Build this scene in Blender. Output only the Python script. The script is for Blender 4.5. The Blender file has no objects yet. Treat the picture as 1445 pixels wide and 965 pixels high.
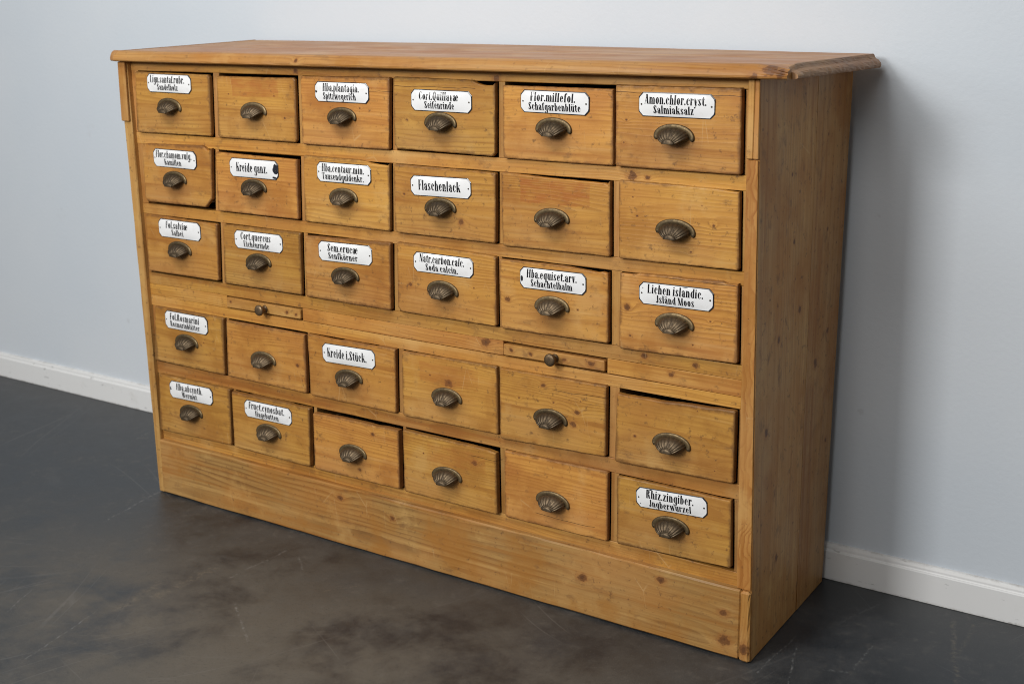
import bpy, bmesh, math, random
from mathutils import Vector, Matrix, noise
sc = bpy.context.scene
col = sc.collection
rnd = random.Random(7)

# ---------------------------------------------------------------- camera
cam = bpy.data.cameras.new("camera")
cam_o = bpy.data.objects.new("camera", cam); col.objects.link(cam_o)
cam.sensor_fit = 'HORIZONTAL'; cam.sensor_width = 36.0; cam.lens = 46.515
CAM = Vector((2.6747, -2.1813, 1.2469))
yaw, pit, rol = (math.radians(a) for a in (34.8262, 14.4463, -0.5025))
fw = Vector((-math.sin(yaw)*math.cos(pit), math.cos(yaw)*math.cos(pit), -math.sin(pit)))
r0 = Vector((math.cos(yaw), math.sin(yaw), 0)); u0 = r0.cross(fw)
rr = math.cos(rol)*r0 + math.sin(rol)*u0; uu = -math.sin(rol)*r0 + math.cos(rol)*u0
M = Matrix((rr, uu, -fw)).transposed().to_4x4(); M.translation = CAM
cam_o.matrix_world = M
cam.clip_start = 0.05; cam.clip_end = 100
cam.dof.use_dof = True
cam.dof.focus_distance = (Vector((1.40, 0, .72)) - CAM).dot(fw)
cam.dof.aperture_fstop = 5.6
sc.camera = cam_o

# ---------------------------------------------------------------- light
world = bpy.data.worlds.new("World"); sc.world = world; world.use_nodes = True
bg = world.node_tree.nodes["Background"]
bg.inputs[0].default_value = (1.0, 0.97, 0.92, 1); bg.inputs[1].default_value = 0.13

def window_light(name, loc, target, sx, sy, power, color):
    l = bpy.data.lights.new(name, 'AREA'); l.shape = 'RECTANGLE'; l.size = sx; l.size_y = sy
    l.energy = power; l.color = color
    o = bpy.data.objects.new(name, l); col.objects.link(o); o.location = loc
    o.rotation_euler = (Vector(target)-Vector(loc)).to_track_quat('-Z', 'Y').to_euler()
    return o
window_light("window_light", (-2.5, -4.2, 2.10), (0.9, 0.0, 0.7), 0.8, 0.85, 25, (1.0, .985, .96))
window_light("window_light", (0.15, -4.2, 2.50), (0.9, 0.0, 0.8), 0.95, 1.1, 116, (1.0, .985, .96))
window_light("window_light", (2.0, -4.6, 2.75), (1.0, 0.0, 0.8), 1.5, 1.5, 46, (1.0, .985, .96))
window_light("ceiling_light", (0.75, -1.6, 2.95), (0.8, 0.0, 0.9), 1.8, 0.6, 36, (1.0, .98, .95))

sc.render.engine = 'CYCLES'
sc.cycles.use_denoising = True
sc.cycles.max_bounces = 8
sc.cycles.pixel_filter_type = 'BLACKMAN_HARRIS'; sc.cycles.filter_width = 1.0
sc.view_settings.view_transform = 'Standard'
sc.view_settings.look = 'None'
sc.view_settings.exposure = 0.0
sc.view_settings.gamma = 1.0
sc.view_settings.use_curve_mapping = False

# ---------------------------------------------------------------- node helpers
class NT:
    def __init__(s, name):
        s.m = bpy.data.materials.new(name); s.m.use_nodes = True
        s.t = s.m.node_tree; s.t.nodes.clear()
        s.out = s.t.nodes.new('ShaderNodeOutputMaterial')
        s.b = s.t.nodes.new('ShaderNodeBsdfPrincipled')
        s.t.links.new(s.b.outputs[0], s.out.inputs[0])
    def link(s, a, b): s.t.links.new(a, b)
    def setin(s, sock, v):
        if v is None: return
        if hasattr(v, 'is_output'): s.link(v, sock)
        else: sock.default_value = v
    def math(s, op, a, b=None, c=None, clamp=False):
        n = s.t.nodes.new('ShaderNodeMath'); n.operation = op; n.use_clamp = clamp
        s.setin(n.inputs[0], a); s.setin(n.inputs[1], b)
        if c is not None: s.setin(n.inputs[2], c)
        return n.outputs[0]
    def vmath(s, op, a, b=None):
        n = s.t.nodes.new('ShaderNodeVectorMath'); n.operation = op
        s.setin(n.inputs[0], a)
        if b is not None: s.setin(n.inputs[1], b)
        return n.outputs['Value'] if op in ('LENGTH', 'DISTANCE', 'DOT_PRODUCT') else n.outputs[0]
    def sep(s, v):
        n = s.t.nodes.new('ShaderNodeSeparateXYZ'); s.setin(n.inputs[0], v); return n.outputs
    def comb(s, x, y, z):
        n = s.t.nodes.new('ShaderNodeCombineXYZ')
        for i, q in enumerate((x, y, z)): s.setin(n.inputs[i], q)
        return n.outputs[0]
    def noise(s, v, scale, detail=3, rough=.5, dist=0.0):
        n = s.t.nodes.new('ShaderNodeTexNoise'); s.setin(n.inputs['Vector'], v)
        n.inputs['Scale'].default_value = scale; n.inputs['Detail'].default_value = detail
        n.inputs['Roughness'].default_value = rough; n.inputs['Distortion'].default_value = dist
        return n.outputs['Fac']
    def noisec(s, v, scale, detail=2):
        n = s.t.nodes.new('ShaderNodeTexNoise'); s.setin(n.inputs['Vector'], v)
        n.inputs['Scale'].default_value = scale; n.inputs['Detail'].default_value = detail
        return n.outputs['Color']
    def step(s, v, lo, hi, a=0.0, b=1.0):
        n = s.t.nodes.new('ShaderNodeMapRange'); n.interpolation_type = 'SMOOTHSTEP'
        s.setin(n.inputs[0], v); s.setin(n.inputs[1], lo); s.setin(n.inputs[2], hi)
        n.inputs[3].default_value = a; n.inputs[4].default_value = b
        return n.outputs[0]
    def mix(s, f, a, b, mode='MIX'):
        n = s.t.nodes.new('ShaderNodeMix'); n.data_type = 'RGBA'; n.blend_type = mode
        s.setin(n.inputs[0], f)
        for i, q in ((6, a), (7, b)):
            if isinstance(q, tuple) and len(q) == 3: q = q + (1,)
            s.setin(n.inputs[i], q)
        return n.outputs[2]
    def attr(s, name, out='Vector'):
        n = s.t.nodes.new('ShaderNodeAttribute'); n.attribute_type = 'OBJECT'; n.attribute_name = name
        return n.outputs[out]
    def objco(s):
        return s.t.nodes.new('ShaderNodeTexCoord').outputs['Object']
    def objrand(s):
        return s.t.nodes.new('ShaderNodeObjectInfo').outputs['Random']
    def bump(s, h, strength, dist=.001):
        n = s.t.nodes.new('ShaderNodeBump'); n.inputs['Strength'].default_value = strength
        n.inputs['Distance'].default_value = dist; s.link(h, n.inputs['Height'])
        s.link(n.outputs[0], s.b.inputs['Normal'])

def simple(name, colr, rough, metal=0.0, coat=0.0):
    k = NT(name); k.b.inputs['Base Color'].default_value = colr + (1,)
    k.b.inputs['Roughness'].default_value = rough; k.b.inputs['Metallic'].default_value = metal
    k.b.inputs['Coat Weight'].default_value = coat
    return k.m

def wood(name, axis, light=(.56, .290, .060), dark=(.26, .105, .018), dull=0.0, ring=150.0, latew=.58, dirt=1.0, ls=.16):
    """old waxed pine sawn from a log whose pith runs along `axis`; up to four knots and a stain per object
    come from custom properties (x, z, radius in the object's own space)"""
    k = NT(name)
    co = k.objco(); X, Y, Z = k.sep(co)
    rv = k.objrand()
    if axis == 'x': L, A, B = X, Z, Y
    elif axis == 'z': L, A, B = Z, X, Y
    else: L, A, B = Y, X, Z
    if axis == 'zs': L, A, B = Z, Y, X
    # knots
    kmask = None; kdist = None
    for i in range(6):
        kx, kz, kr = k.sep(k.attr('knot_%d' % i))
        du = k.math('SUBTRACT', Y if axis == 'zs' else X, kx); dv = k.math('SUBTRACT', Z, kz)
        if axis == 'x': du = k.math('MULTIPLY', du, .80)
        else: dv = k.math('MULTIPLY', dv, .80)
        d = k.math('SQRT', k.math('ADD', k.math('MULTIPLY', du, du), k.math('MULTIPLY', dv, dv)))
        q = k.math('DIVIDE', d, k.math('MAXIMUM', kr, 1e-5))
        kdist = q if kdist is None else k.math('MINIMUM', kdist, q)
    off = k.math('MULTIPLY', rv, 37.0)
    base = k.comb(k.math('ADD', k.math('MULTIPLY', L, ls), off), k.math('ADD', A, off), B)
    warp = k.noise(base, 9.0, 2)
    warp2 = k.noise(base, 32.0, 3, .6)
    kn_near = k.math('POWER', 2.718, k.math('MULTIPLY', kdist, -.55))
    pa = k.math('ADD', A, k.math('MULTIPLY_ADD', rv, .10, -.02))
    pb = k.math('ADD', B, k.math('MULTIPLY_ADD', k.math('FRACT', k.math('MULTIPLY', rv, 7.31)), .06, .018))
    rad = k.math('SQRT', k.math('ADD', k.math('MULTIPLY', pa, pa), k.math('MULTIPLY', pb, pb)))
    rad = k.math('ADD', rad, k.math('MULTIPLY_ADD', warp, .070, -.035))
    rad = k.math('ADD', rad, k.math('MULTIPLY_ADD', warp2, .008, -.004))
    rad = k.math('ADD', rad, k.math('MULTIPLY', kn_near, .016))
    ph = k.math('FRACT', k.math('MULTIPLY', rad, ring))
    late = k.math('MULTIPLY', k.step(ph, .30, .88), k.step(ph, 1.0, .93))
    patch = k.noise(base, 14.0, 2)
    late = k.math('MULTIPLY', late, k.step(patch, .30, .72, .22, 1.0))
    # fibres
    fb = k.comb(k.math('MULTIPLY', L, 5.0), k.math('ADD', k.math('MULTIPLY', A, 260.0), off), k.math('MULTIPLY', B, 260.0))
    fib = k.noise(fb, 1.0, 3, .65)
    blot = k.noise(k.comb(k.math('ADD', k.math('MULTIPLY', L, .45), off), A, B), 11.0, 3, .55)
    c = k.mix(k.math('MULTIPLY', late, latew), light, dark)
    c = k.mix(k.step(fib, .35, .75, 0.0, .28), c, dark)
    c = k.mix(k.step(blot, .36, .68, 0.0, .58), c, (.40, .165, .035))
    c = k.mix(k.step(k.noise(co, 3.1, 2), .42, .66, 0.0, .35), c, (.47, .275, .105))
    # uneven old varnish: long streaks, rubbed pale patches, darker amber pools
    stk = k.noise(k.comb(k.math('MULTIPLY', L, .9), k.math('ADD', k.math('MULTIPLY', A, 34.0), off), k.math('MULTIPLY', B, 34.0)), 1.6, 4, .62)
    c = k.mix(k.step(stk, .50, .72, 0.0, .66), c, (.30, .112, .020))
    c = k.mix(k.step(stk, .46, .28, 0.0, .35), c, (.60, .37, .135))
    pool = k.noise(k.vmath('ADD', co, k.comb(off, off, off)), 7.5, 5, .6)
    c = k.mix(k.step(pool, .48, .68, 0.0, .66), c, (.33, .138, .026))
    c = k.mix(k.step(pool, .44, .28, 0.0, .40), c, (.58, .36, .13))
    # grime packed along the rim of a drawer front
    fw_, fh_, fs_ = k.sep(k.attr('face'))
    bd = k.math('MINIMUM', k.math('SUBTRACT', fw_, k.math('ABSOLUTE', X)), k.math('SUBTRACT', fh_, k.math('ABSOLUTE', Z)))
    rimn = k.noise(k.vmath('ADD', co, k.comb(off, off, off)), 55.0, 4, .65)
    bd = k.math('ADD', bd, k.math('MULTIPLY_ADD', rimn, .018, -.009))
    c = k.mix(k.math('MULTIPLY', k.step(bd, .0075, -.001, 0.0, .74), fs_), c, (.15, .068, .022))
    # per-object tone
    hsv = k.t.nodes.new('ShaderNodeHueSaturation'); k.link(c, hsv.inputs['Color'])
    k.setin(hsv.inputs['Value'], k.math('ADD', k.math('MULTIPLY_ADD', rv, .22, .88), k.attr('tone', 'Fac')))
    k.setin(hsv.inputs['Hue'], k.math('MULTIPLY_ADD', k.math('FRACT', k.math('MULTIPLY', rv, 13.7)), .009, .4930))
    hsv.inputs['Saturation'].default_value = 1.0 - dull
    c = hsv.outputs[0]
    # knots
    wob = k.math('ADD', kdist, k.math('MULTIPLY_ADD', k.noise(k.vmath('ADD', co, k.comb(off, 0.0, 0.0)), 110.0, 3), 1.9, -.95))
    c = k.mix(k.step(wob, 2.2, 1.0, 0.0, .45), c, (.30, .115, .03))
    c = k.mix(k.step(wob, 1.15, .75, 0.0, .82), c, (.135, .052, .018))
    c = k.mix(k.step(wob, .5, .2, 0.0, .5), c, (.07, .03, .014))
    # faded rectangle left by a lost plate
    sx, sz, sh = k.sep(k.attr('stain_centre')); hw, hh, sd = k.sep(k.attr('stain_size'))
    ed = k.math('MULTIPLY_ADD', k.noise(co, 45.0, 3), .010, -.005)
    ax_ = k.math('SUBTRACT', k.math('ABSOLUTE', k.math('SUBTRACT', X, sx)), k.math('ADD', hw, ed))
    az_ = k.math('SUBTRACT', k.math('ABSOLUTE', k.math('SUBTRACT', Z, sz)), k.math('ADD', hh, ed))
    rect = k.math('MULTIPLY', k.step(k.math('MAXIMUM', ax_, az_), .0025, -.001), sh)
    rect = k.math('MULTIPLY', rect, k.step(k.noise(k.comb(X, Y, k.math('MULTIPLY', Z, 3.0)), 22.0, 3), .38, .62, .35, 1.0))
    c = k.mix(rect, c, (.36, .115, .025))
    # worm holes, nicks, ink spots
    vor = k.t.nodes.new('ShaderNodeTexVoronoi'); vor.inputs['Scale'].default_value = 26.0
    k.link(k.vmath('ADD', co, k.comb(off, 0.0, off)), vor.inputs['Vector'])
    cr, cg, cb = k.sep(vor.outputs['Color'])
    spot = k.math('MULTIPLY', k.step(k.math('ADD', vor.outputs['Distance'], k.math('MULTIPLY_ADD', k.noise(co, 240.0, 2), .05, -.025)), .050, .025), k.math('GREATER_THAN', cr, .88))
    c = k.mix(k.math('MULTIPLY', spot, .75), c, (.08, .035, .015))
    # hand grease round the pull
    gx, gz, gr = k.sep(k.attr('hand')); ga = k.math('SUBTRACT', X, gx); gb = k.math('MULTIPLY', k.math('SUBTRACT', Z, gz), 1.5)
    gd = k.math('DIVIDE', k.math('SQRT', k.math('ADD', k.math('MULTIPLY', ga, ga), k.math('MULTIPLY', gb, gb))), k.math('MAXIMUM', gr, 1e-5))
    c = k.mix(k.math('MULTIPLY', k.step(k.math('ADD', gd, k.math('MULTIPLY_ADD', blot, .8, -.4)), 1.1, .3), .50), c, (.20, .092, .03))
    # greasy smudges
    sm = k.noise(k.comb(k.math('MULTIPLY', L, .6), k.math('ADD', A, off), B), 38.0, 4, .65)
    c = k.mix(k.step(sm, .58-.05*(dirt-1), .76-.04*(dirt-1), 0.0, min(.8, .42*dirt)), c, (.17, .085, .035))
    dg = k.noise(k.vmath('ADD', co, k.comb(off, off, off)), 70.0, 4, .7)
    c = k.mix(k.step(dg, .59-.04*(dirt-1), .73-.03*(dirt-1), 0.0, min(.8, .50*dirt)), c, (.10, .05, .025))
    # one drying crack where the photo shows it: (x from, x to, z)
    qa, qb, qz = k.sep(k.attr('crack'))
    wz = k.math('ADD', Z, k.math('MULTIPLY_ADD', k.noise(k.comb(X, off, 0.0), 14.0, 3), .010, -.005))
    ck = k.math('MULTIPLY', k.step(k.math('ABSOLUTE', k.math('SUBTRACT', wz, qz)), .0009, .0002), k.math('MULTIPLY', k.step(X, qa, k.math('ADD', qa, .004)), k.step(X, qb, k.math('SUBTRACT', qb, .004))))
    c = k.mix(k.math('MULTIPLY', ck, .85), c, (.05, .02, .008))
    # dry pale scratches
    vs = k.t.nodes.new('ShaderNodeTexVoronoi'); vs.feature = 'DISTANCE_TO_EDGE'; vs.inputs['Scale'].default_value = 9.0
    k.link(k.vmath('ADD', k.comb(k.math('MULTIPLY', X, 1.6), k.math('MULTIPLY', Y, 1.6), k.math('MULTIPLY_ADD', X, .8, k.math('MULTIPLY', Z, .55))), k.comb(off, off, off)), vs.inputs['Vector'])
    sc2 = k.math('MULTIPLY', k.step(vs.outputs['Distance'], .012, .003), k.step(k.noise(k.vmath('ADD', co, k.comb(off, 0.0, off)), 13.0, 3), .56, .70))
    c = k.mix(k.math('MULTIPLY', sc2, .30), c, (.62, .42, .20))
    k.link(c, k.b.inputs['Base Color'])
    k.setin(k.b.inputs['Roughness'], k.math('ADD', k.step(blot, .3, .7, .40, .52), k.math('MULTIPLY', dull, .3)))
    k.b.inputs['Specular IOR Level'].default_value = .28
    h = k.math('ADD', k.math('MULTIPLY', fib, .6), k.math('MULTIPLY', late, .5))
    h = k.math('ADD', h, k.math('MULTIPLY', sm, 1.2))
    h = k.math('SUBTRACT', h, k.math('MULTIPLY', spot, 2.0))
    k.bump(h, .35, .0009)
    return k.m

W_X = wood('pine_grain_along', 'x', dirt=1.25)
W_Z = wood('pine_grain_upright', 'z', light=(.47, .25, .062))
W_C = wood('pine_corner_lipping', 'z', light=(.47, .23, .062), dark=(.27, .088, .016), ring=130.0, latew=.95, ls=1.1)
W_Y = wood('pine_grain_deep', 'y')
W_E = wood('grimy_drawer_edge', 'x', light=(.38, .19, .055), dark=(.20, .088, .025), ring=80.0)
W_S = wood('pine_side_panel', 'zs', light=(.47, .262, .084), dark=(.29, .14, .040), dull=.0, ring=80.0, dirt=1.4, ls=.12)
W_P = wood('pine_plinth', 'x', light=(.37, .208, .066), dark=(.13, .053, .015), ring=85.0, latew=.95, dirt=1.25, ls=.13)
W_T = wood('pine_top', 'x', light=(.44, .235, .095), dark=(.29, .13, .045), dull=.05)
W_F = wood('pine_front_moulding', 'x', light=(.43, .215, .065), dark=(.22, .09, .025), ring=110.0, latew=.7)
W_M = wood('pine_worn_moulding', 'y', light=(.27, .135, .055), dark=(.12, .055, .022), dull=.1)

def brass(name, c1, c2, r1, r2):
    k = NT(name); co = k.objco(); n = k.noise(co, 140.0, 4, .65)
    geo = k.t.nodes.new('ShaderNodeNewGeometry')
    hv = k.t.nodes.new('ShaderNodeHueSaturation'); k.link(k.mix(k.step(n, .35, .7), c1, c2), hv.inputs['Color'])
    k.setin(hv.inputs['Value'], k.math('MULTIPLY_ADD', k.objrand(), .5, .78)); k.link(hv.outputs[0], k.b.inputs['Base Color'])
    k.setin(k.b.inputs['Roughness'], k.step(n, .3, .7, r1, r2))
    k.b.inputs['Metallic'].default_value = .85
    k.bump(n, .25, .0006)
    return k.m
BRASS = brass('tarnished_brass', (.135, .098, .060), (.072, .053, .035), .44, .60)
BRASS_RIM = brass('rubbed_brass', (.20, .145, .075), (.11, .080, .046), .44, .58)
IRON = brass('dark_bronze', (.20, .135, .075), (.10, .070, .045), .4, .6)

def enamel():
    k = NT('white_enamel'); co = k.objco()
    n = k.noise(k.vmath('ADD', co, k.comb(k.math('MULTIPLY', k.objrand(), 9.0), 0.0, 0.0)), 60.0, 4, .6)
    c = k.mix(k.step(n, .55, .78, 0.0, .35), (.80, .81, .82), (.60, .57, .52))
    k.link(c, k.b.inputs['Base Color'])
    k.b.inputs['Roughness'].default_value = .15
    k.bump(k.noise(co, 30.0, 2), .06, .001)
    return k.m
ENAMEL = enamel()
INK = simple('black_enamel_lettering', (.010, .010, .012), .16)
RIM = simple('blue_black_enamel_rim', (.02, .022, .03), .22)
SCREW = simple('plate_nail', (.10, .085, .06), .45, .8)
DARK = simple('raw_dark_pine', (.10, .058, .028), .8)

def make_floor_mat():
    k = NT('scuffed_anthracite_floor'); co = k.objco(); X, Y, Z = k.sep(co)
    n1 = k.noise(co, 1.7, 8, .66, .15); n2 = k.noise(co, 6.5, 8, .72, .2); n3 = k.noise(co, 40.0, 4, .6)
    c = k.mix(k.step(n2, .35, .68), (.017, .021, .026), (.042, .046, .051))
    # worn strip in front of the cabinet where people stood: dusty tan
    dx = k.math('MULTIPLY', k.math('SUBTRACT', X, .95), .62); dy = k.math('MULTIPLY', k.math('ADD', Y, .50), 1.25)
    d = k.math('SQRT', k.math('ADD', k.math('MULTIPLY', dx, dx), k.math('MULTIPLY', dy, dy)))
    zone = k.step(k.math('ADD', d, k.math('MULTIPLY_ADD', n1, .9, -.45)), .95, .15, .06, 1.0)
    dust = k.math('MULTIPLY', k.step(k.math('ADD', n1, k.math('MULTIPLY', n2, .5)), .58, .86), zone)
    c = k.mix(k.math('MULTIPLY', dust, .85), c, (.122, .108, .086))
    grit = k.noise(co, 420.0, 2, .6)
    c = k.mix(k.step(k.noise(co, 130.0, 4, .75), .54, .70, 0.0, .40), c, (.016, .018, .021))
    c = k.mix(k.step(grit, .58, .74, 0.0, .45), c, (.17, .165, .155))
    c = k.mix(k.step(grit, .42, .25, 0.0, .45), c, (.018, .019, .021))
    c = k.mix(k.math('MULTIPLY', k.step(n3, .50, .72, 0.0, .45), k.step(n2, .4, .7)), c, (.13, .12, .105))
    # long faint scratches
    scr = None
    for ang, sc_, th in ((.6, 3.0, .010), (1.25, 2.2, .008), (-.35, 2.6, .008), (2.2, 3.4, .009)):
        ca, sa = math.cos(ang), math.sin(ang)
        u = k.math('ADD', k.math('MULTIPLY', X, ca), k.math('MULTIPLY', Y, sa))
        v = k.math('SUBTRACT', k.math('MULTIPLY', Y, ca), k.math('MULTIPLY', X, sa))
        v = k.math('ADD', v, k.math('MULTIPLY', k.noise(co, 1.1, 1), .25))
        vo = k.t.nodes.new('ShaderNodeTexVoronoi'); vo.feature = 'DISTANCE_TO_EDGE'; vo.inputs['Scale'].default_value = sc_
        k.link(k.comb(k.math('MULTIPLY', u, .14), k.math('MULTIPLY', v, 2.6), 0.0), vo.inputs['Vector'])
        m = k.math('MULTIPLY', k.step(vo.outputs['Distance'], th, th*.2), k.step(k.noise(k.comb(u, v, ang), 3.0, 3), .54, .72))
        scr = m if scr is None else k.math('MAXIMUM', scr, m)
    c = k.mix(k.math('MULTIPLY', scr, .20), c, (.20, .195, .185))
    # the single marks one can point to
    for (x0, y0, x1, y1, w, a, tc) in FLOOR_MARKS:
        ax, ay = x1-x0, y1-y0; l2 = ax*ax+ay*ay
        wx = k.math('ADD', X, k.math('MULTIPLY_ADD', n2, .03, -.015)); wy = k.math('ADD', Y, k.math('MULTIPLY_ADD', n1, .05, -.025))
        px = k.math('SUBTRACT', wx, x0); py = k.math('SUBTRACT', wy, y0)
        t = k.math('DIVIDE', k.math('ADD', k.math('MULTIPLY', px, ax), k.math('MULTIPLY', py, ay)), l2, None, True)
        ex = k.math('SUBTRACT', px, k.math('MULTIPLY', t, ax)); ey = k.math('SUBTRACT', py, k.math('MULTIPLY', t, ay))
        dd = k.math('SQRT', k.math('ADD', k.math('MULTIPLY', ex, ex), k.math('MULTIPLY', ey, ey)))
        brk = k.step(k.noise(co, 75.0, 4, .75), .42, .70, .0, 1.0)
        c = k.mix(k.math('MULTIPLY', k.math('MULTIPLY', k.step(dd, w*.8, 0.0), brk), a*.75), c, tc)
    k.link(c, k.b.inputs['Base Color'])
    k.setin(k.b.inputs['Roughness'], k.math('ADD', k.step(n2, .3, .7, .36, .50), k.math('MULTIPLY', dust, .14)))
    k.b.inputs['Specular IOR Level'].default_value = .45
    k.bump(k.math('ADD', k.math('MULTIPLY', n3, .5), n2), .12, .002)
    return k.m
TAN = (.26, .21, .14); PALE = (.33, .33, .32)
FLOOR_MARKS = [(.075, -.223, .031, -.014, .006, .5, PALE), (.58, -.089, .586, -.30, .006, .4, PALE), (.807, -.22, .857, -.153, .003, .6, TAN),
 (.693, -.381, .838, -.481, .006, .6, PALE), (.529, -.795, .472, -.57, .004, .45, PALE), (.313, -.676, .248, -.548, .004, .35, PALE),
 (-.369, .25, -.391, .316, .006, .6, PALE), (.637, -.125, .686, -.165, .006, .55, PALE), (.524, -.451, .516, -.278, .030, .40, TAN), (.509, -.544, .474, -.397, .025, .40, TAN),
 (1.988, .396, 2.074, .134, .012, .45, TAN), (1.748, -.035, 1.746, .149, .004, .55, PALE), (1.811, -.042, 1.766, .107, .004, .55, PALE),
 (2.042, .252, 2.031, .396, .010, .35, TAN), (1.85, .046, 1.887, .058, .008, .4, PALE), (1.896, .077, 1.892, .191, .006, .4, PALE), (1.80, .242, 1.833, .384, .006, .25, PALE)]

def make_wall_mat():
    k = NT('painted_plaster_wall'); co = k.objco()
    n = k.noise(co, 1.2, 4, .55); f = k.noise(co, 90.0, 3, .6); s = k.noise(co, 6.0, 5, .7)
    c = k.mix(k.step(n, .3, .7), (.575, .632, .695), (.620, .665, .715))
    c = k.mix(k.step(s, .66, .78, 0.0, .22), c, (.42, .43, .44))
    v = k.t.nodes.new('ShaderNodeTexVoronoi'); v.inputs['Scale'].default_value = 5.0; k.link(co, v.inputs['Vector'])
    vr, vg, vb = k.sep(v.outputs['Color'])
    mk = k.math('MULTIPLY', k.step(k.math('ADD', v.outputs['Distance'], k.math('MULTIPLY_ADD', k.noise(co, 70.0, 3), .10, -.05)), .05, .02), k.math('GREATER_THAN', vr, .6))
    c = k.mix(k.math('MULTIPLY', mk, .22), c, (.30, .30, .31))
    k.link(c, k.b.inputs['Base Color']); k.b.inputs['Roughness'].default_value = .62
    k.b.inputs['Specular IOR Level'].default_value = .3
    k.bump(k.math('ADD', f, k.math('MULTIPLY', s, 1.5)), .30, .0016)
    return k.m
def make_skirt_mat():
    k = NT('white_gloss_skirting'); co = k.objco()
    s = k.noise(co, 14.0, 5, .7)
    c = k.mix(k.step(s, .58, .78, 0.0, .35), (.77, .78, .785), (.55, .54, .51))
    X, Y, Z = k.sep(co); kn = k.noise(co, 34.0, 4, .7)
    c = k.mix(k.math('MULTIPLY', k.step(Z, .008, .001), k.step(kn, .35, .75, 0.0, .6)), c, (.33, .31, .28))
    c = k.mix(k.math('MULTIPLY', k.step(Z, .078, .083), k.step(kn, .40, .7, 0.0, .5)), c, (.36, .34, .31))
    c = k.mix(k.step(k.noise(k.comb(k.math('MULTIPLY', X, .4), Y, Z), 60.0, 3, .6), .66, .74, 0.0, .45), c, (.25, .25, .25))
    k.link(c, k.b.inputs['Base Color']); k.b.inputs['Roughness'].default_value = .38; k.bump(kn, .15, .001)
    return k.m

# ---------------------------------------------------------------- mesh helpers
def finish(name, bm, mats, parent=None, loc=(0, 0, 0), smooth=False):
    me = bpy.data.meshes.new(name); bm.normal_update(); bm.to_mesh(me); bm.free()
    if not isinstance(mats, (list, tuple)): mats = [mats]
    for m in mats: me.materials.append(m)
    if smooth:
        for p in me.polygons: p.use_smooth = True
    o = bpy.data.objects.new(name, me); col.objects.link(o)
    o.location = loc
    if parent is not None:
        o.parent = parent
    return o

def board(name, axis, a0, a1, s0, s1, mat, parent, bev=.0016, jit=.0005, seg=.05, knots=(), tone=0.0):
    """a sawn board with eased, slightly worn edges. axis 'x','y','z' is its length from a0 to a1;
    s0/s1 = (u0,u1,v0,v1) cross-section at each end (u,v = the other two axes in x,y,z order)"""
    n = max(1, int(abs(a1-a0)/seg))
    cen = {'x': lambda a, u, v: (a, u, v), 'y': lambda a, u, v: (u, a, v), 'z': lambda a, u, v: (u, v, a)}[axis]
    uc = (s0[0]+s0[1]+s1[0]+s1[1])/4; vc = (s0[2]+s0[3]+s1[2]+s1[3])/4; ac = (a0+a1)/2
    bm = bmesh.new(); rings = []
    stations = [(0.0, True), (bev/abs(a1-a0), False)] + [(i/n, False) for i in range(1, n)] + [(1-bev/abs(a1-a0), False), (1.0, True)]
    for t, end in stations:
        s = [s0[i]*(1-t)+s1[i]*t for i in range(4)]
        if end: s = [s[0]+bev, s[1]-bev, s[2]+bev, s[3]-bev]
        b = min(bev, (s[1]-s[0])*.3, (s[3]-s[2])*.3)
        pts = [(s[0]+b, s[2]), (s[1]-b, s[2]), (s[1], s[2]+b), (s[1], s[3]-b), (s[1]-b, s[3]), (s[0]+b, s[3]), (s[0], s[3]-b), (s[0], s[2]+b)]
        js = [rnd.uniform(-jit, jit) for _ in range(4)]
        jo = [(js[0], 0), (js[1], 0), (0, js[1]), (0, js[2]), (js[2], 0), (js[3], 0), (0, js[3]), (0, js[0])]
        a = a0+(a1-a0)*t
        rings.append([bm.verts.new(Vector(cen(a, p[0]+j[0], p[1]+j[1])) - Vector(cen(ac, uc, vc))) for p, j in zip(pts, jo)])
    for r1, r2 in zip(rings, rings[1:]):
        for i in range(8):
            j = (i+1) % 8
            bm.faces.new((r1[i], r1[j], r2[j], r2[i]))
    bm.faces.new(rings[0]); bm.faces.new(rings[-1])
    bmesh.ops.recalc_face_normals(bm, faces=bm.faces)
    c = Vector(cen(ac, uc, vc))
    o = finish(name, bm, mat, parent, c - (parent.location if parent else Vector()))
    put_knots(o, [(q[0]-(c.y if mat is W_S else c.x), q[1]-c.z, q[2]) for q in knots])
    if tone: o['tone'] = tone
    return o

def put_knots(o, ks):
    for i, q in enumerate(ks[:6]): o['knot_%d' % i] = [float(v) for v in q]

def add_box(bm, x0, x1, y0, y1, z0, z1, mi=0):
    vs = [bm.verts.new((x, y, z)) for x in (x0, x1) for y in (y0, y1) for z in (z0, z1)]
    for f in ((0, 1, 3, 2), (4, 6, 7, 5), (0, 4, 5, 1), (2, 3, 7, 6), (0, 2, 6, 4), (1, 5, 7, 3)):
        fc = bm.faces.new([vs[i] for i in f]); fc.material_index = mi

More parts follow.
